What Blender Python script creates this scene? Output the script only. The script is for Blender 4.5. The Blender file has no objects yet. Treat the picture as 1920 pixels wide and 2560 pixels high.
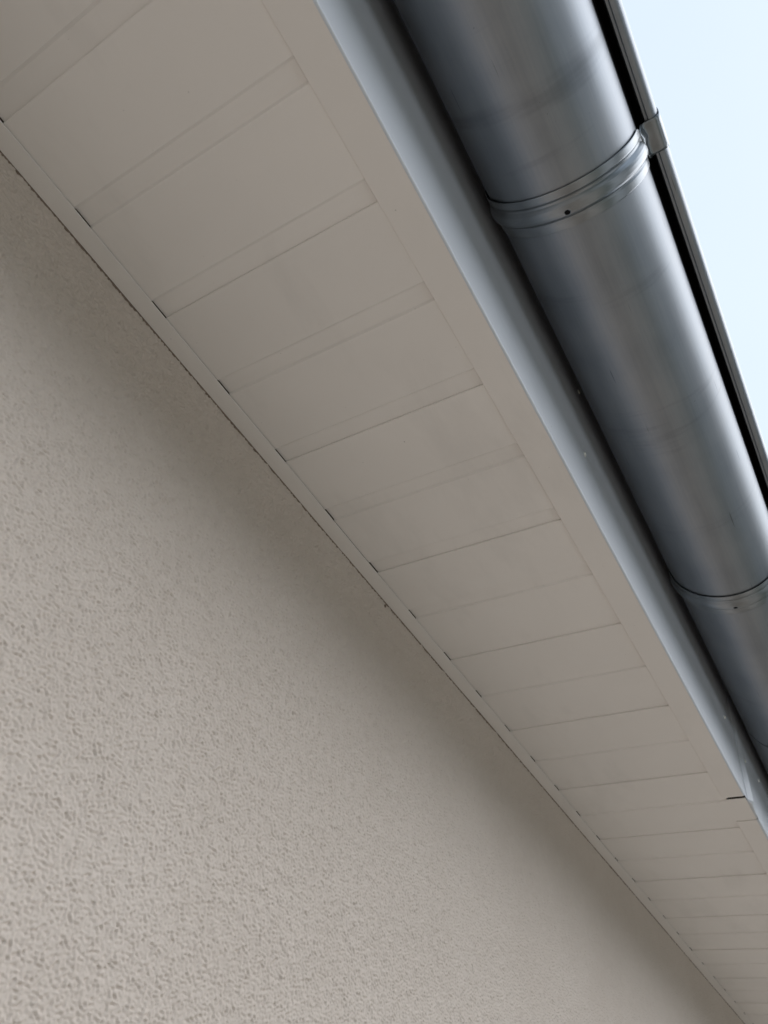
import bpy, bmesh, math, random
import numpy as np
from mathutils import Matrix, Vector, noise
random.seed(4)
R = math.radians
C = bpy.context.scene.collection
SC = bpy.context.scene

# ---------------------------------------------------------------- camera
# u-units: 1 = height of the soffit above the camera; x out from the wall, y along the eave, z up
S = 0.63
EYE = 1.60
def P(x, y, z): return Vector((x*S, y*S, z*S + EYE))
cd = bpy.data.cameras.new('camera'); cam = bpy.data.objects.new('camera', cd); C.objects.link(cam)
ROT = Matrix(((0.84905835, 0.28081256, 0.44748657),
              (0.50898076, -0.66176811, -0.55045577),
              (0.14155744, 0.69513112, -0.70480793)))
cam.matrix_world = Matrix.Translation((0, 0, EYE)) @ ROT.to_4x4()
cd.sensor_fit = 'HORIZONTAL'; cd.sensor_width = 36.0; cd.lens = 36.0*1879.16/1920
cd.clip_start = 0.01; cd.clip_end = 500
cd.dof.use_dof = True; cd.dof.focus_distance = 0.80; cd.dof.aperture_fstop = 15.0
SC.camera = cam

# ---------------------------------------------------------------- sky, sun, exposure
w = bpy.data.worlds.new('World'); SC.world = w; w.use_nodes = True
nt = w.node_tree; nt.nodes.clear()
out = nt.nodes.new('ShaderNodeOutputWorld'); bg = nt.nodes.new('ShaderNodeBackground')
sky = nt.nodes.new('ShaderNodeTexSky'); sky.sky_type = 'NISHITA'; sky.sun_disc = False
SUN_EL, SUN_AZ = R(46), R(52)
sky.sun_elevation = SUN_EL; sky.sun_rotation = SUN_AZ
sky.air_density = 1.0; sky.dust_density = 3.0
tc = nt.nodes.new('ShaderNodeTexCoord'); ns = nt.nodes.new('ShaderNodeTexNoise')
ns.inputs['Scale'].default_value = 1.6; ns.inputs['Detail'].default_value = 5
cr = nt.nodes.new('ShaderNodeValToRGB')
cr.color_ramp.elements[0].position = 0.3; cr.color_ramp.elements[0].color = (0.75, 0.87, 1.01, 1)
cr.color_ramp.elements[1].position = 0.75; cr.color_ramp.elements[1].color = (0.80, 0.92, 1.05, 1)
mul = nt.nodes.new('ShaderNodeVectorMath'); mul.operation = 'SCALE'; mul.inputs['Scale'].default_value = 7.5
mix = nt.nodes.new('ShaderNodeMixRGB'); mix.inputs[0].default_value = 0.88
nt.links.new(tc.outputs['Generated'], ns.inputs['Vector']); nt.links.new(ns.outputs['Fac'], cr.inputs[0])
nt.links.new(cr.outputs[0], mul.inputs[0]); nt.links.new(sky.outputs[0], mix.inputs[1])
nt.links.new(mul.outputs[0], mix.inputs[2]); nt.links.new(mix.outputs[0], bg.inputs[0])
bg.inputs[1].default_value = 0.11
nt.links.new(bg.outputs[0], out.inputs[0])
sl = bpy.data.lights.new('sun', 'SUN'); sl.energy = 1.8; sl.angle = R(75); sl.color = (1, 0.975, 0.95)
so = bpy.data.objects.new('sun', sl); C.objects.link(so)
sd = Vector((math.sin(SUN_AZ)*math.cos(SUN_EL), math.cos(SUN_AZ)*math.cos(SUN_EL), math.sin(SUN_EL)))
so.rotation_euler = sd.to_track_quat('Z', 'Y').to_euler(); so.location = (0, 0, 8)
vs = SC.view_settings; vs.view_transform = 'Standard'; vs.look = 'None'; vs.exposure = 0.42; vs.gamma = 1; vs.use_curve_mapping = False

# ---------------------------------------------------------------- helpers
def new_obj(name, me, mat=None, parent=None):
    o = bpy.data.objects.new(name, me); C.objects.link(o)
    if mat: me.materials.append(mat)
    if parent: o.parent = parent
    return o
def tag(o, label=None, cat=None, group=None, kind=None):
    if label: o['label'] = label
    if cat: o['category'] = cat
    if group: o['group'] = group
    if kind: o['kind'] = kind
    return o
def empty(name): 
    o = bpy.data.objects.new(name, None); C.objects.link(o); o.empty_display_size = 0.05; return o
def finish(bm, smooth=35):
    bmesh.ops.recalc_face_normals(bm, faces=bm.faces)
    me = bpy.data.meshes.new('mesh'); bm.to_mesh(me); bm.free()
    if smooth:
        me.shade_smooth(); me.set_sharp_from_angle(angle=R(smooth))
    return me
def offset_loop(pts, t):
    """open polyline -> closed loop of thickness t (left side)"""
    n = len(pts); q = []
    for i, p in enumerate(pts):
        a = Vector(pts[max(i-1, 0)]); b = Vector(pts[min(i+1, n-1)])
        d = (b-a); d.normalize(); q.append((p[0]-d.y*t, p[1]+d.x*t))
    return list(pts) + q[::-1]
def extrude(loop, ys, axis='y', jitter=None):
    """loop of (a,b): a,b = x,z when axis y; = y,z when axis x. ys: stations"""
    bm = bmesh.new(); rings = []
    for k, s in enumerate(ys):
        ring = []
        for (a, b) in loop:
            ja, jb = jitter(s, a, b) if jitter else (0, 0)
            ring.append(bm.verts.new(P(a+ja, s, b+jb) if axis == 'y' else P(s, a+ja, b+jb)))
        rings.append(ring)
    n = len(loop)
    for r0, r1 in zip(rings, rings[1:]):
        for i in range(n):
            j = (i+1) % n
            bm.faces.new((r0[i], r0[j], r1[j], r1[i]))
    bm.faces.new(rings[0]); bm.faces.new(rings[-1][::-1])
    return bm
def box_bm(bm, x0, x1, y0, y1, z0, z1):
    v = [bm.verts.new(P(x, y, z)) for x in (x0, x1) for y in (y0, y1) for z in (z0, z1)]
    for f in ((0,1,3,2),(4,6,7,5),(0,4,5,1),(2,3,7,6),(0,2,6,4),(1,5,7,3)): bm.faces.new([v[i] for i in f])
def lin(a, b, n): return [a+(b-a)*i/n for i in range(n+1)]
YA, YB = -3.2, 9.0

# ---------------------------------------------------------------- materials
def mat(name, base, rough=0.5, metal=0.0, spec=0.5):
    m = bpy.data.materials.new(name); m.use_nodes = True
    b = m.node_tree.nodes['Principled BSDF']
    b.inputs['Base Color'].default_value = (*base, 1); b.inputs['Roughness'].default_value = rough
    b.inputs['Metallic'].default_value = metal; b.inputs['Specular IOR Level'].default_value = spec
    return m, m.node_tree, b
def node(nt, t, **kw):
    n = nt.nodes.new(t)
    for k, v in kw.items():
        if k in n.inputs: n.inputs[k].default_value = v
        else: setattr(n, k, v)
    return n
def mapped(nt, scale):
    tc = node(nt, 'ShaderNodeTexCoord'); mp = node(nt, 'ShaderNodeMapping'); mp.inputs['Scale'].default_value = scale
    nt.links.new(tc.outputs['Object'], mp.inputs['Vector']); return mp.outputs[0]
def noise_n(nt, vec, scale, detail=3, rough=0.5):
    n = node(nt, 'ShaderNodeTexNoise'); n.inputs['Scale'].default_value = scale
    n.inputs['Detail'].default_value = detail; n.inputs['Roughness'].default_value = rough
    nt.links.new(vec, n.inputs['Vector']); return n.outputs['Fac']
def ramp(nt, fac, stops):
    r = node(nt, 'ShaderNodeValToRGB'); e = r.color_ramp.elements
    while len(e) < len(stops): e.new(0.5)
    for el, (p, c) in zip(e, stops): el.position = p; el.color = (*c, 1) if len(c) == 3 else c
    nt.links.new(fac, r.inputs[0]); return r.outputs[0]
def math_n(nt, op, a, b=None):
    n = node(nt, 'ShaderNodeMath'); n.operation = op
    for i, v in enumerate((a, b)):
        if v is None: continue
        if isinstance(v, (int, float)): n.inputs[i].default_value = v
        else: nt.links.new(v, n.inputs[i])
    return n.outputs[0]
def bump(nt, b, h, strength, dist):
    n = node(nt, 'ShaderNodeBump'); n.inputs['Strength'].default_value = strength; n.inputs['Distance'].default_value = dist
    nt.links.new(h, n.inputs['Height']); nt.links.new(n.outputs[0], b.inputs['Normal']); return n
g3 = lambda v: (v, v, v)

# stucco
M_st, t, b = mat('stucco', (0.7, 0.61, 0.55), 0.92, 0, 0.2)
v = mapped(t, (1, 1, 1))
n2 = noise_n(t, v, 1300, 3, 0.6); n3 = noise_n(t, v, 5, 4, 0.6); n4 = noise_n(t, v, 60, 4, 0.6)
bump(t, b, n2, 0.35, 0.0005)
col = ramp(t, math_n(t, 'ADD', math_n(t, 'MULTIPLY', n3, 0.7), math_n(t, 'MULTIPLY', n4, 0.3)), [(0.36, (0.65, 0.57, 0.505)), (0.64, (0.69, 0.61, 0.545))])
t.links.new(col, b.inputs['Base Color'])

# coated sheet (soffit, trims, fascia)
def coated(name, base, rough, spec=0.5):
    m, t, b = mat(name, base, rough, 0, spec)
    v = mapped(t, (1, 1, 1)); n = noise_n(t, v, 6, 3); f = noise_n(t, v, 900, 2)
    c = ramp(t, n, [(0.3, tuple(x*0.96 for x in base)), (0.7, base)])
    oi = node(t, 'ShaderNodeObjectInfo'); vv = math_n(t, 'ADD', 0.965, math_n(t, 'MULTIPLY', oi.outputs['Random'], 0.035))
    st_ = ramp(t, noise_n(t, mapped(t, (3, 1, 3)), 3.0, 5, 0.65), [(0.30, g3(0.93)), (0.46, g3(1)), (1, g3(1))])
    sp_ = ramp(t, noise_n(t, v, 260, 1, 0.4), [(0.15, g3(0.7)), (0.19, g3(1)), (1, g3(1))])
    hs = node(t, 'ShaderNodeMixRGB'); hs.blend_type = 'MULTIPLY'; hs.inputs[0].default_value = 1
    t.links.new(c, hs.inputs[1]); t.links.new(math_n(t, 'MULTIPLY', math_n(t, 'MULTIPLY', st_, sp_), vv), hs.inputs[2])
    t.links.new(hs.outputs[0], b.inputs['Base Color'])
    bump(t, b, math_n(t, 'ADD', f, math_n(t, 'MULTIPLY', noise_n(t, v, 14, 2), 8)), 0.08, 0.0004)
    return m
M_sof = coated('soffit_coating', (0.86, 0.825, 0.80), 0.5)
M_fas = coated('fascia_sky_tint', (0.66, 0.69, 0.745), 0.42)  # sky's blue put into the fascia colour; its flange keeps the soffit tone

# brushed zinc gutter
M_zn, t, b = mat('zinc', (0.42, 0.43, 0.44), 0.36, 1.0)
v1 = mapped(t, (1, 0.03, 1)); v2 = mapped(t, (1, 1, 1)); v3 = mapped(t, (0.7, 5.0, 0.7))
st = noise_n(t, v1, 420, 4, 0.6); cl = noise_n(t, v2, 12, 4, 0.6); sm = noise_n(t, v3, 4.5, 4, 0.6)
f = math_n(t, 'ADD', math_n(t, 'MULTIPLY', st, 0.35), math_n(t, 'MULTIPLY', cl, 0.65))
c = ramp(t, f, [(0.34, (0.265, 0.29, 0.325)), (0.5, (0.30, 0.325, 0.36)), (0.66, (0.335, 0.355, 0.385))])
mx = node(t, 'ShaderNodeMixRGB'); mx.blend_type = 'MULTIPLY'; mx.inputs[0].default_value = 1
t.links.new(c, mx.inputs[1]); t.links.new(ramp(t, sm, [(0.28, g3(0.78)), (0.40, g3(1)), (1, g3(1))]), mx.inputs[2])
scr = noise_n(t, mapped(t, (1, 0.045, 1)), 330, 1, 0.4); spk = noise_n(t, v2, 330, 2, 0.5)
mk = math_n(t, 'MINIMUM', ramp(t, scr, [(0.19, g3(0.6)), (0.235, g3(1)), (1, g3(1))]), ramp(t, spk, [(0.20, g3(0.55)), (0.235, g3(1)), (1, g3(1))]))
mx2 = node(t, 'ShaderNodeMixRGB'); mx2.blend_type = 'MULTIPLY'; mx2.inputs[0].default_value = 1
t.links.new(mx.outputs[0], mx2.inputs[1]); t.links.new(mk, mx2.inputs[2])
t.links.new(mx2.outputs[0], b.inputs['Base Color'])
t.links.new(math_n(t, 'ADD', 0.36, math_n(t, 'MULTIPLY', f, 0.2)), b.inputs['Roughness'])
bump(t, b, math_n(t, 'ADD', math_n(t, 'MULTIPLY', st, 0.4), math_n(t, 'MULTIPLY', noise_n(t, v2, 7, 1), 12)), 0.12, 0.0006)

M_br, t, b = mat('galvanised', (0.47, 0.48, 0.49), 0.24, 1.0)
v = mapped(t, (1, 1, 1)); c1 = noise_n(t, v, 60, 3, 0.5)
t.links.new(ramp(t, c1, [(0.3, (0.27, 0.295, 0.32)), (0.7, (0.33, 0.35, 0.375))]), b.inputs['Base Color'])
t.links.new(math_n(t, 'ADD', 0.27, math_n(t, 'MULTIPLY', c1, 0.16)), b.inputs['Roughness'])
bump(t, b, c1, 0.05, 0.0006)
M_shade, _, _ = mat('painted_shade', (0.012, 0.012, 0.013), 0.9, 0, 0.1)  # near-black stand-in for shade in the bead and the bracket hole
M_seal, _, _ = mat('dark_seal', (0.24, 0.19, 0.15), 0.9, 0, 0.1)
M_riv, _, _ = mat('rivet_metal', (0.85, 0.85, 0.82), 0.25, 0.0)
M_cav, _, _ = mat('roof_board', (0.10, 0.075, 0.05), 0.9, 0, 0.2)

# ground, woods, roof
M_gr, t, b = mat('paving', (0.3, 0.28, 0.25), 0.9)
v = mapped(t, (1, 1, 1))
br = node(t, 'ShaderNodeTexBrick'); t.links.new(v, br.inputs['Vector']); br.inputs['Scale'].default_value = 2.5
br.inputs['Mortar Size'].default_value = 0.012
br.inputs['Color1'].default_value = (0.43, 0.38, 0.32, 1); br.inputs['Color2'].default_value = (0.38, 0.335, 0.28, 1); br.inputs['Mortar'].default_value = (0.12, 0.11, 0.095, 1)
t.links.new(br.outputs['Color'], b.inputs['Base Color'])
M_wd, t, b = mat('foliage', (0.05, 0.07, 0.04), 0.9)
t.links.new(ramp(t, noise_n(t, mapped(t, (1, 1, 1)), 2.5, 6, 0.7), [(0.35, (0.02, 0.035, 0.018)), (0.7, (0.07, 0.095, 0.045))]), b.inputs['Base Color'])
M_lw, t, b = mat('added_lawn', (0.035, 0.05, 0.025), 0.95)
M_gv, t, b = mat('gravel', (0.18, 0.15, 0.115), 0.95)
M_rd, t, b = mat('concrete', (0.54, 0.53, 0.51), 0.9)
M_rf, t, b = mat('roof_tile', (0.09, 0.085, 0.085), 0.6)

# ---------------------------------------------------------------- setting
bm = bmesh.new(); bmesh.ops.create_grid(bm, x_segments=8, y_segments=8, size=120)
g = new_obj('ground', finish(bm, 0), M_gr); tag(g, 'warm grey paved ground below the eave', kind='structure')

def sheet_xy(name, x0, x1, z, m, label):
    bm = bmesh.new(); v = [bm.verts.new(c) for c in ((x0, -40, z), (x1, -40, z), (x1, 60, z), (x0, 60, z))]; bm.faces.new(v)
    o = new_obj(name, finish(bm, 0), m); tag(o, label, kind='structure')
sheet_xy('added_gravel', -.5, .55, .006, M_gv, 'unseen dark gravel strip along the foot of the wall, added to shape bounce light')  # unseen strip, added to darken the light bounced up beside the wall
sheet_xy('added_lawn', 1.9, 3.9, .006, M_lw, 'unseen dark green strip beyond the paving, added for reflections')  # unseen strip, added for a dark band in the gutter reflections
sheet_xy('added_road', 3.9, 12, .004, M_rd, 'unseen pale concrete strip beyond the dark green one, added for reflections')  # unseen strip, added for a bright band in the gutter reflections
bm = bmesh.new()
for i in range(60):
    a = R(-88 + 176*i/59.0) + random.uniform(-.02, .02); d = random.uniform(17, 21)
    c = Vector((math.cos(a)*d, math.sin(a)*d, random.uniform(1.2, 3.4)))
    q = bmesh.ops.create_icosphere(bm, subdivisions=3, radius=random.uniform(1.8, 2.8))
    for vv in q['verts']:
        nn = vv.co.normalized(); vv.co *= 1 + 0.35*noise.fractal(vv.co*1.2 + c, 1.0, 2.0, 4)
        vv.co.z *= 1.25; vv.co += c
wd = new_obj('added_woods', finish(bm, 0), M_wd); tag(wd, 'unseen dark wood facing the house, added for reflections', kind='stuff')  # unseen trees, added for dark reflections and to block low sky light

# ---------------------------------------------------------------- house wall
def stucco_field(seed, lam, bw, aniso, ang, NZ=1024, NY=4096, d=.0005):
    """periodic random height field with grains about lam metres across, stretched along ang"""
    rng = np.random.default_rng(seed)
    F = np.fft.rfft2(rng.standard_normal((NZ, NY)))
    fz = np.fft.fftfreq(NZ, d)[:, None]; fy = np.fft.rfftfreq(NY, d)[None, :]
    ca, sa = math.cos(ang), math.sin(ang)
    u = (fy*ca + fz*sa)*aniso; w_ = -fy*sa + fz*ca
    k = np.sqrt(u*u + w_*w_)
    f = np.fft.irfft2(F*np.exp(-((k*lam-1)/bw)**2), s=(NZ, NY)); return f/f.std()
def grow(a, b_, d0, g):
    out = [a]
    while out[-1] < b_: out.append(out[-1] + d0*max(1.0, out[-1]/g))
    out[-1] = b_; return np.array(out)
ang = R(-17)
f1 = stucco_field(1, .0036, .66, 1.7, ang); f2 = stucco_field(2, .014, .5, 1.3, ang); f3 = stucco_field(3, .0026, .4, 1.3, ang); f4 = stucco_field(5, .0032, .5, 1.5, ang)
pit = np.clip((f1+.05)/1.6, 0, 1); pit = pit*pit*(3-2*pit)
pit2 = np.clip((f4-.6)/1.5, 0, 1)
H = -.00125*pit*(1+.3*np.clip(f2, -2, 2)) - .00115*pit2 + .00022*f2 + .0002*f3 - .0001
ys = np.concatenate([np.arange(-.6, -.05, .0015), grow(-.05, 5.5, .00095, .75)]); zs = np.arange(-.05, S*.9995+1e-6, .00098)
def samp(Hh, yy, zz):
    a = (yy/.0005) % Hh.shape[1]; b_ = (zz/.0005) % Hh.shape[0]
    i0 = a.astype(int); j0 = b_.astype(int); fa_ = (a-i0)[None, :]; fb_ = (b_-j0)[:, None]
    i1 = (i0+1) % Hh.shape[1]; j1 = (j0+1) % Hh.shape[0]
    return (Hh[np.ix_(j0, i0)]*(1-fa_)+Hh[np.ix_(j0, i1)]*fa_)*(1-fb_)+(Hh[np.ix_(j1, i0)]*(1-fa_)+Hh[np.ix_(j1, i1)]*fa_)*fb_
hh = samp(H, ys, zs)
NY_, NZ_ = len(ys), len(zs)
co = np.empty((NZ_, NY_, 3), np.float32); co[..., 0] = -.7710*S + hh; co[..., 1] = ys[None, :]; co[..., 2] = zs[:, None] + EYE
idx = np.arange(NZ_*NY_, dtype=np.int32).reshape(NZ_, NY_)
fc = np.stack([idx[:-1, :-1], idx[:-1, 1:], idx[1:, 1:], idx[1:, :-1]], -1).reshape(-1, 4)
# rim folding back to the wall body
bm = bmesh.new(); box_bm(bm, -1.25, -0.7735, YA, YB, -EYE/S, 1.40)
me0 = bpy.data.meshes.new('m0'); bm.to_mesh(me0); bm.free()
v0 = np.empty(len(me0.vertices)*3, np.float32); me0.vertices.foreach_get('co', v0)
p0 = [list(pl.vertices) for pl in me0.polygons]
allv = np.concatenate([co.reshape(-1, 3), v0.reshape(-1, 3)]); allf = np.concatenate([fc, np.array(p0, np.int32)+NZ_*NY_])
me = bpy.data.meshes.new('wall_mesh'); me.vertices.add(len(allv)); me.vertices.foreach_set('co', allv.ravel())
me.loops.add(allf.size); me.loops.foreach_set('vertex_index', allf.astype(np.int32).ravel())
me.polygons.add(len(allf)); me.polygons.foreach_set('loop_start', np.arange(0, allf.size, 4, dtype=np.int32))
sm_ = np.ones(len(allf), bool); sm_[-len(p0):] = False; me.polygons.foreach_set('use_smooth', sm_)
me.update(calc_edges=True)
wall = new_obj('house_wall', me, M_st)
tag(wall, 'beige rough stucco house wall rising to the soffit', 'wall')

# ---------------------------------------------------------------- soffit
sof = empty('soffit'); tag(sof, 'pale grey grooved soffit cladding under the roof overhang between wall and fascia', 'soffit')
p, gw = 0.1632, 0.0345
for j in range(-8, 26):
    y0 = 0.1125 - p + 2*p*j
    if y0 < YA or y0 > YB-0.4: continue
    dz = random.uniform(-.0004, .0004)
    loop = [(y0+.0002, 1.014), (y0+.0002, 1.0026), (y0+.0014, 1.0018), (y0+p-gw, 1.0018), (y0+p-gw+.004, 1.0052), (y0+p-.0030, 1.0052),
            (y0+p, 1.0018), (y0+2*p-gw, 1.0018), (y0+2*p-gw+.004, 1.0052), (y0+2*p-.0010, 1.0052), (y0+2*p+.0001, 1.0052), (y0+2*p+.0001, 1.014)]
    loop = [(a, bb+dz) for a, bb in loop] + [(y0+2*p+.0001, 1.0165), (y0+.0004, 1.0165)]
    # sheet: keep it closed with a thin top following the underside
    bm = extrude(loop, lin(-0.7392, -0.333, 6), 'x')
    new_obj('panel', finish(bm, 25), M_sof, sof)
# joint backing above the panels
bm = bmesh.new(); box_bm(bm, -.7725, -.335, YA, YB, 1.024, 1.028)
o = new_obj('batten', finish(bm, 0), M_cav, sof)

# ---------------------------------------------------------------- wall trim
def wav(s, a, b): return (0.0006*math.sin(s*5.1)+0.0005*math.sin(s*13.3), 0)
path = [(-.7380, 1.0002), (-.7380, .9996), (-.7386, .9990), (-.7550, .9985), (-.7696, .9981), (-.7703, .9989), (-.7703, 1.03)]
bm = extrude(offset_loop(path, -.0012), lin(YA, YB, 120), 'y', lambda s, a, b: (wav(s, a, b)[0]*0.6, 0))
tr = new_obj('wall_trim', finish(bm, 30), M_sof)
tag(tr, 'narrow pale trim strip between the stucco wall and the grooved soffit', 'trim')
def cj(s, a, b):
    return ((0.0006*noise.noise(Vector((s*9, a*50, 1))) + 0.0006*noise.noise(Vector((s*40, b*50, 3)))) if a > -.7720 else 0,
            (0.0009*noise.noise(Vector((s*7, 2, 5))) + 0.0009*noise.noise(Vector((s*37, 9, 5)))) if b < .999 else 0)
bm = extrude([(-.7725, 1.010), (-.7725, .9966), (-.7707, .9972), (-.7702, .9980), (-.7702, 1.010)], lin(YA, YB, 1600), 'y', cj)
new_obj('sealant', finish(bm, 0), M_seal, tr)
bm = bmesh.new(); bmesh.ops.create_icosphere(bm, subdivisions=2, radius=.0026)
for vv in bm.verts: vv.co = Vector((vv.co.x*.5, vv.co.y*.8, vv.co.z)) * (1+.4*noise.noise(vv.co*900)) + P(-.771, 1.0155, .9905)
ds = new_obj('dirt_speck', finish(bm, 0), M_seal, wall)

# ---------------------------------------------------------------- fascia
fa = empty('fascia'); tag(fa, 'pale blue grey metal fascia with folded bottom flange behind the gutter', 'fascia')
def bend(cx, cz, r, a0, a1, n=6): return [(cx+r*math.cos(R(a0+(a1-a0)*i/n)), cz+r*math.sin(R(a0+(a1-a0)*i/n))) for i in range(n+1)]
XF = -.2856
flange = [(-.3420, 1.0016), (-.3424, 1.0008), (-.3415, 1.0)] + [(-.2896, 1.0)]
path = [(-.2935, 1.0008)] + bend(XF-.0045, 1.0049, .0045, 270, 360) + [(XF, 1.2), (XF, 1.46)]
bm = extrude(offset_loop(path, .0014), lin(YA, 2.048, 40), 'y', lambda s, a, b: (0.0007*math.sin(s*3.1+b*4) if b > 1.02 else 0, 0.0007*math.sin(s*4.3)if b<1.02 and a<-.3 else 0))
new_obj('sheet', finish(bm, 30), M_fas, fa)
bm = extrude(offset_loop(flange, .0014), lin(YA, 2.048, 40), 'y', lambda s, a, b: (0, 0.0007*math.sin(s*4.3) if a<-.3 else 0)); new_obj('flange_strip', finish(bm, 30), M_sof, fa)  # flange of the same sheet, split off to stay without the sky tint
# near face tongue running on behind the lap
bm = extrude(offset_loop([(XF-.001, 1.006), (XF-.001, 1.46)], .0012), [2.048, 2.6], 'y'); new_obj('sheet_tongue', finish(bm, 0), M_fas, fa)
# far sheet laps over: face proud, corner notched
fl = [(XF-.0030, 1.0035), (XF+.0050, 1.0035), (XF+.0105, 1.008), (XF+.0098, 1.06), (XF+.0080, 1.12), (XF+.0058, 1.20), (XF+.0036, 1.28), (XF+.0026, 1.34), (XF+.0022, 1.46), (XF-.0030, 1.46)]
def flare(s, a, b):
    k = (2.102-s)/.020 if s < 2.102 else min(1, (s-2.102)/.06); t = XF if s < 2.102 else XF+.0024
    return (-(a-t)*k if a > t else 0, 0)
bm = extrude(fl, [2.082, 2.102, 2.13, 2.16, 2.19], 'y', flare)
new_obj('lap_flap', finish(bm, 30), M_fas, fa)
flange = [(-.3400, 1.0012), (-.3408, 1.0002), (-.3400, .9993), (-.2890, .9993)]
path = [(-.2935, 1.0002)] + bend(XF-.0020, 1.0042, .0043, 270, 360) + [(XF+.0024, 1.2), (XF+.002, 1.46)]
bm = extrude(offset_loop(path, .0014), lin(2.19, YB, 30), 'y'); new_obj('sheet', finish(bm, 30), M_fas, fa)
bm = extrude(offset_loop(flange, .0014), lin(2.19, YB, 30), 'y'); new_obj('flange_strip', finish(bm, 30), M_sof, fa)
bm = extrude(offset_loop([(-.3360, 1.0012), (-.2880, 1.0012)], .0014), [2.062, 2.195], 'y'); new_obj('flange_tongue', finish(bm, 0), M_sof, fa)
bm = bmesh.new(); box_bm(bm, -.33, -.292, YA, YB, 1.012, 1.45); new_obj('backing_board', finish(bm, 0), M_cav, fa)
for (y, z) in ((.899, 1.330), (.909, 1.139), (1.967, 1.185), (2.161, 1.156), (2.359, 1.195), (2.199, 1.392)):
    bm = bmesh.new(); rr = .0052
    q = bmesh.ops.create_uvsphere(bm, u_segments=16, v_segments=8, radius=rr*S)
    xo = XF + (.0024 if y > 2.085 else 0)
    for vv in bm.verts: vv.co = Vector((vv.co.x*.7, vv.co.y, vv.co.z)) + P(xo, y, z)
    new_obj('rivet', finish(bm, 60), M_riv, fa)

# ---------------------------------------------------------------- gutter
XC, ZC, RG = -.1443, 1.29, .1214
gu = empty('gutter'); tag(gu, 'half round brushed zinc gutter with rolled front bead hanging along the fascia', 'gutter')
path = [(XC-RG, 1.350), (XC-RG, 1.32)] + [(XC+RG*math.cos(R(a)), ZC+RG*math.sin(R(a))) for a in lin(180, 360, 96)] + [(XC+RG, 1.305)]
def gj(s, a, b): 
    k = 0.0009*noise.noise(Vector((s*2.1, a*9, b*9)))
    return (k, k)
def gutter_piece(y0, y1, dr, n):
    pa = [(XC+(x-XC)*(1+dr), ZC+(z-ZC)*(1+dr)) for x, z in path]
    return extrude(offset_loop(pa, .0014), lin(y0, y1, n), 'y', gj)
new_obj('trough', finish(gutter_piece(YA, 2.24, 0, 120), 30), M_zn, gu)
new_obj('trough', finish(gutter_piece(2.165, YB, .014, 90), 30), M_zn, gu)
xl = XC+RG
bead = [(xl, 1.300), (xl, 1.345), (xl+.003, 1.351), (xl+.010, 1.354), (-.002, 1.354), (.0050, 1.352)] + \
       [(.0030+.0085*math.cos(R(a)), 1.338+.0085*math.sin(R(a))+(-.0 if a > 0 else 0)) for a in (50, 25, 0)] + \
       [(.0117, 1.3300), (.0112, 1.3235), (.0101, 1.3185), (.0084, 1.3147), (.0060, 1.3121), (.0035, 1.3110), (-.0022, 1.3108), (-.0028, 1.3112), (-.0030, 1.3126), (-.0072, 1.3128), (-.0082, 1.3140), (-.0082, 1.322)]
bm = extrude(offset_loop(bead, .0012), lin(YA, YB, 200), 'y'); bo = new_obj('bead', finish(bm, 30), M_zn, gu)
# near-black liner painting in the shade inside the rolled bead
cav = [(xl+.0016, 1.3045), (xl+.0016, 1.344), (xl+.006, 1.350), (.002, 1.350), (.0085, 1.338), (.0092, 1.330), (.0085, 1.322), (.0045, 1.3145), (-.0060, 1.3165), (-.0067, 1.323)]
bm = extrude(offset_loop(cav, -.0006), lin(YA, YB, 60), 'y'); new_obj('bead_shade', finish(bm, 30), M_shade, bo)

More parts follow.
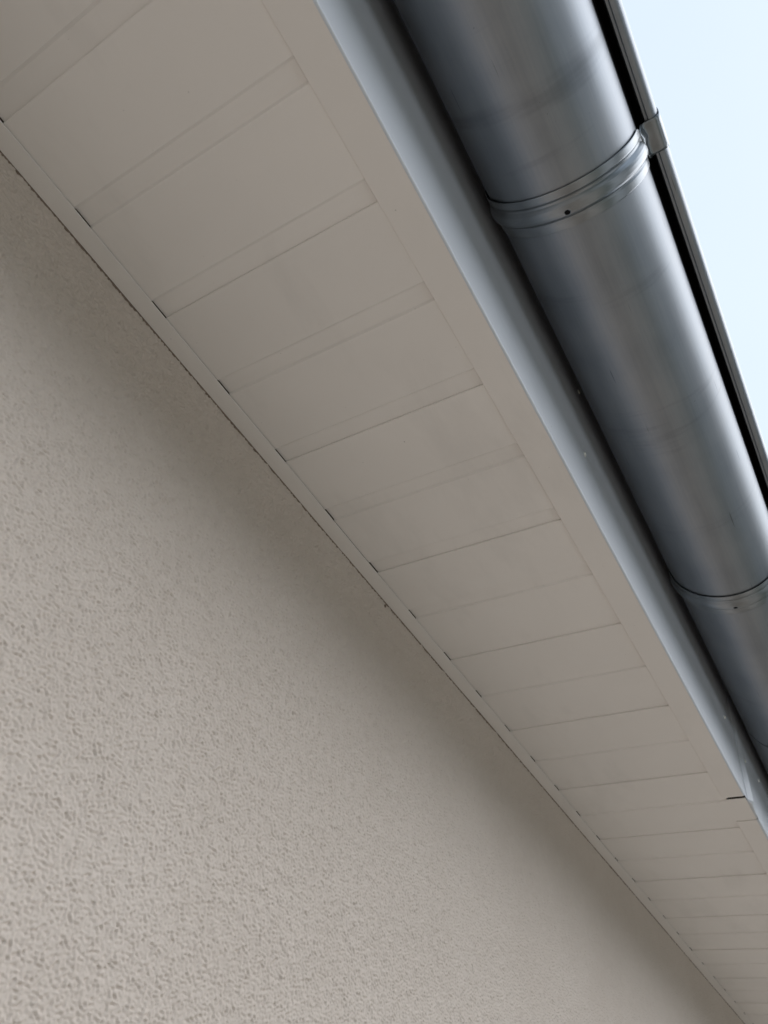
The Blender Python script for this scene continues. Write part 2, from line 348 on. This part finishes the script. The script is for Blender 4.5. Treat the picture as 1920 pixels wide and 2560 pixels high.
# ---------------------------------------------------------------- brackets
RB = [(-.0365, .0020), (-.0362, .0028), (-.0350, .0032), (-.0255, .0034), (-.0235, .0029), (-.0212, .0010), (-.0190, .0001), (-.0165, .0006), (-.0140, .0034), (-.0105, .0064),
      (-.0060, .0080), (.0000, .0084), (.0045, .0074), (.0080, .0046), (.0102, .0012), (.0115, .0004), (.0130, .0010), (.0150, .0021), (.0190, .0023), (.0262, .0022), (.0275, .0018), (.0277, .0012)]
def interp(v):
    for (a, h0), (b_, h1) in zip(RB, RB[1:]):
        if v <= b_:
            k = (v-a)/(b_-a); k = max(0, min(1, k)); return h0+(h1-h0)*k
    return RB[-1][1]
def bracket(yc, label, dr=0.0, flat=1.0):
    e = empty('gutter_bracket'); e.location = P(XC, yc, ZC)
    tag(e, label, 'bracket', 'metal brackets carrying the gutter')
    off = e.location.copy()
    vs_ = sorted(set([a for a, _ in RB] + lin(-.0365, .0277, 90)))
    ths = lin(150, 358.5, 420)
    bm = bmesh.new(); grid = []
    R0 = RG*(1+dr) + .0004
    HY, HR, HT = 0.0005, .0044, 269.0
    for th in ths:
        row = []
        k = 1.0
        if th > 350: k = max(0, 1-((th-350)/6.5)**2)
        if th < 185: k = max(0, (th-165)/20.0) if th > 165 else 0
        tw = .009*(th-270)/90.0          # the strap sits slightly askew
        for v_ in vs_:
            h_ = interp(v_); base = .0026 if abs(v_) < .034 else h_
            if h_ > .0035: h_ = base + (h_-base)*k*flat
            elif -.0225 < v_ < .0150: h_ = base+(h_-base)*k
            rr = R0 + h_
            zz = v_
            if th > 350: zz = v_ * (1 - .10*((th-350)/8.5)) + .004*((th-350)/8.5)
            a = R(th)
            if th < 180:
                x = XC - rr; z = ZC + (180-th)/30*.06
            else:
                x = XC+rr*math.cos(a); z = ZC+rr*math.sin(a)
            # round hole: pull the vertices next to the circle onto it
            du = (th-HT)*math.pi/180*rr; dv = v_-HY; dd = math.hypot(du, dv)
            vert = bm.verts.new(P(x, yc+zz+tw, z)-off); row.append((vert, dd))
        grid.append(row)
    for r0, r1 in zip(grid, grid[1:]):
        for i in range(len(r0)-1):
            q = (r0[i], r0[i+1], r1[i+1], r1[i])
            if sum(x[1] for x in q)/4 < HR: continue
            bm.faces.new([x[0] for x in q])
    loose = [v_ for v_ in bm.verts if not v_.link_faces]; bmesh.ops.delete(bm, geom=loose, context='VERTS')
    o = new_obj('strap', finish(bm, 60), M_br, e)
    so_ = o.modifiers.new('solid', 'SOLIDIFY'); so_.thickness = .0011*S; so_.offset = -1
    # near-black disc painting in the shade of the punched hole
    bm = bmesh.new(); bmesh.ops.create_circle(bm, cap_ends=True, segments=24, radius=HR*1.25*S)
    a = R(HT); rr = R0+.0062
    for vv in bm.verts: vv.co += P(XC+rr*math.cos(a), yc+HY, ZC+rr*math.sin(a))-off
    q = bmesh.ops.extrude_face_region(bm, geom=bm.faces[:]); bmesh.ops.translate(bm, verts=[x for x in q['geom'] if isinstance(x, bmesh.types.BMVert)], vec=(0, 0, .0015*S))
    new_obj('hole', finish(bm, 0), M_shade, o)
    # clip folded round the bead
    pa = [(xl+.0022, 1.283), (xl+.0028, 1.292), (xl+.0045, 1.300), (xl+.0066, 1.3055), (-.0140, 1.3085), (-.010, 1.3090), (-.002, 1.3090), (.0050, 1.3092), (.0095, 1.3112), (.0125, 1.3155), (.0135, 1.322), (.0135, 1.338), (.0120, 1.346), (.0075, 1.3545), (-.001, 1.3565), (-.030, 1.3570)]
    bm = bmesh.new(); rings = []
    for i, (x, z) in enumerate(pa):
        f0 = [-.016, -.0205, -.0235, -.0235, -.0225, -.0225][i] if i < 6 else -.0225
        f1 = [.014, .020, .0305, .0335, .0320, .0315][i] if i < 6 else .0310
        ring = []
        for k in range(9):
            y = f0+(f1-f0)*k/8
            bow = .0022*math.exp(-((y+.004)/.008)**2) if 1 <= i <= 5 else 0
            ring.append(bm.verts.new(P(x+bow*(1.6 if i < 5 else .4), yc+y+.004, z-bow*.5)-off))
        rings.append(ring)
    for r0, r1 in zip(rings, rings[1:]):
        for i in range(8): bm.faces.new((r0[i], r0[i+1], r1[i+1], r1[i]))
    o = new_obj('clip', finish(bm, 50), M_br, e)
    so_ = o.modifiers.new('solid', 'SOLIDIFY'); so_.thickness = .0016*S; so_.offset = 1
    return e
bracket(.469, 'nearer gutter bracket, ribbed metal strap with a clear dark round hole, clipped round the bead')
bracket(1.484, 'farther gutter bracket, smaller in view, cut off by the right edge of the photo')

# ---------------------------------------------------------------- roof over the eave (out of sight from below)
bm = bmesh.new(); ny = 600; nx = 10; rows = []
for i in range(nx+1):
    x = -.16 - 2.2*i/nx; z = 1.47 + 2.2*i/nx*.5
    rows.append([bm.verts.new(P(x, YA+(YB-YA)*k/ny, z+.018*abs(math.sin(k*math.pi/12)))) for k in range(ny+1)])
for r0, r1 in zip(rows, rows[1:]):
    for k in range(ny): bm.faces.new((r0[k], r1[k], r1[k+1], r0[k+1]))
o = new_obj('roof', finish(bm, 50), M_rf); m_ = o.modifiers.new('solid', 'SOLIDIFY'); m_.thickness = .02
tag(o, 'dark tiled roof above the gutter', 'roof')

bm = extrude(offset_loop([(-.2840, 1.50), (-.2840, 1.395), (-.262, 1.372), (-.215, 1.335)], .0012), lin(YA, YB, 4), 'y'); new_obj('eaves_light_block', finish(bm, 0), M_cav, o)  # unseen sheet added to stop light leaking in behind the gutter
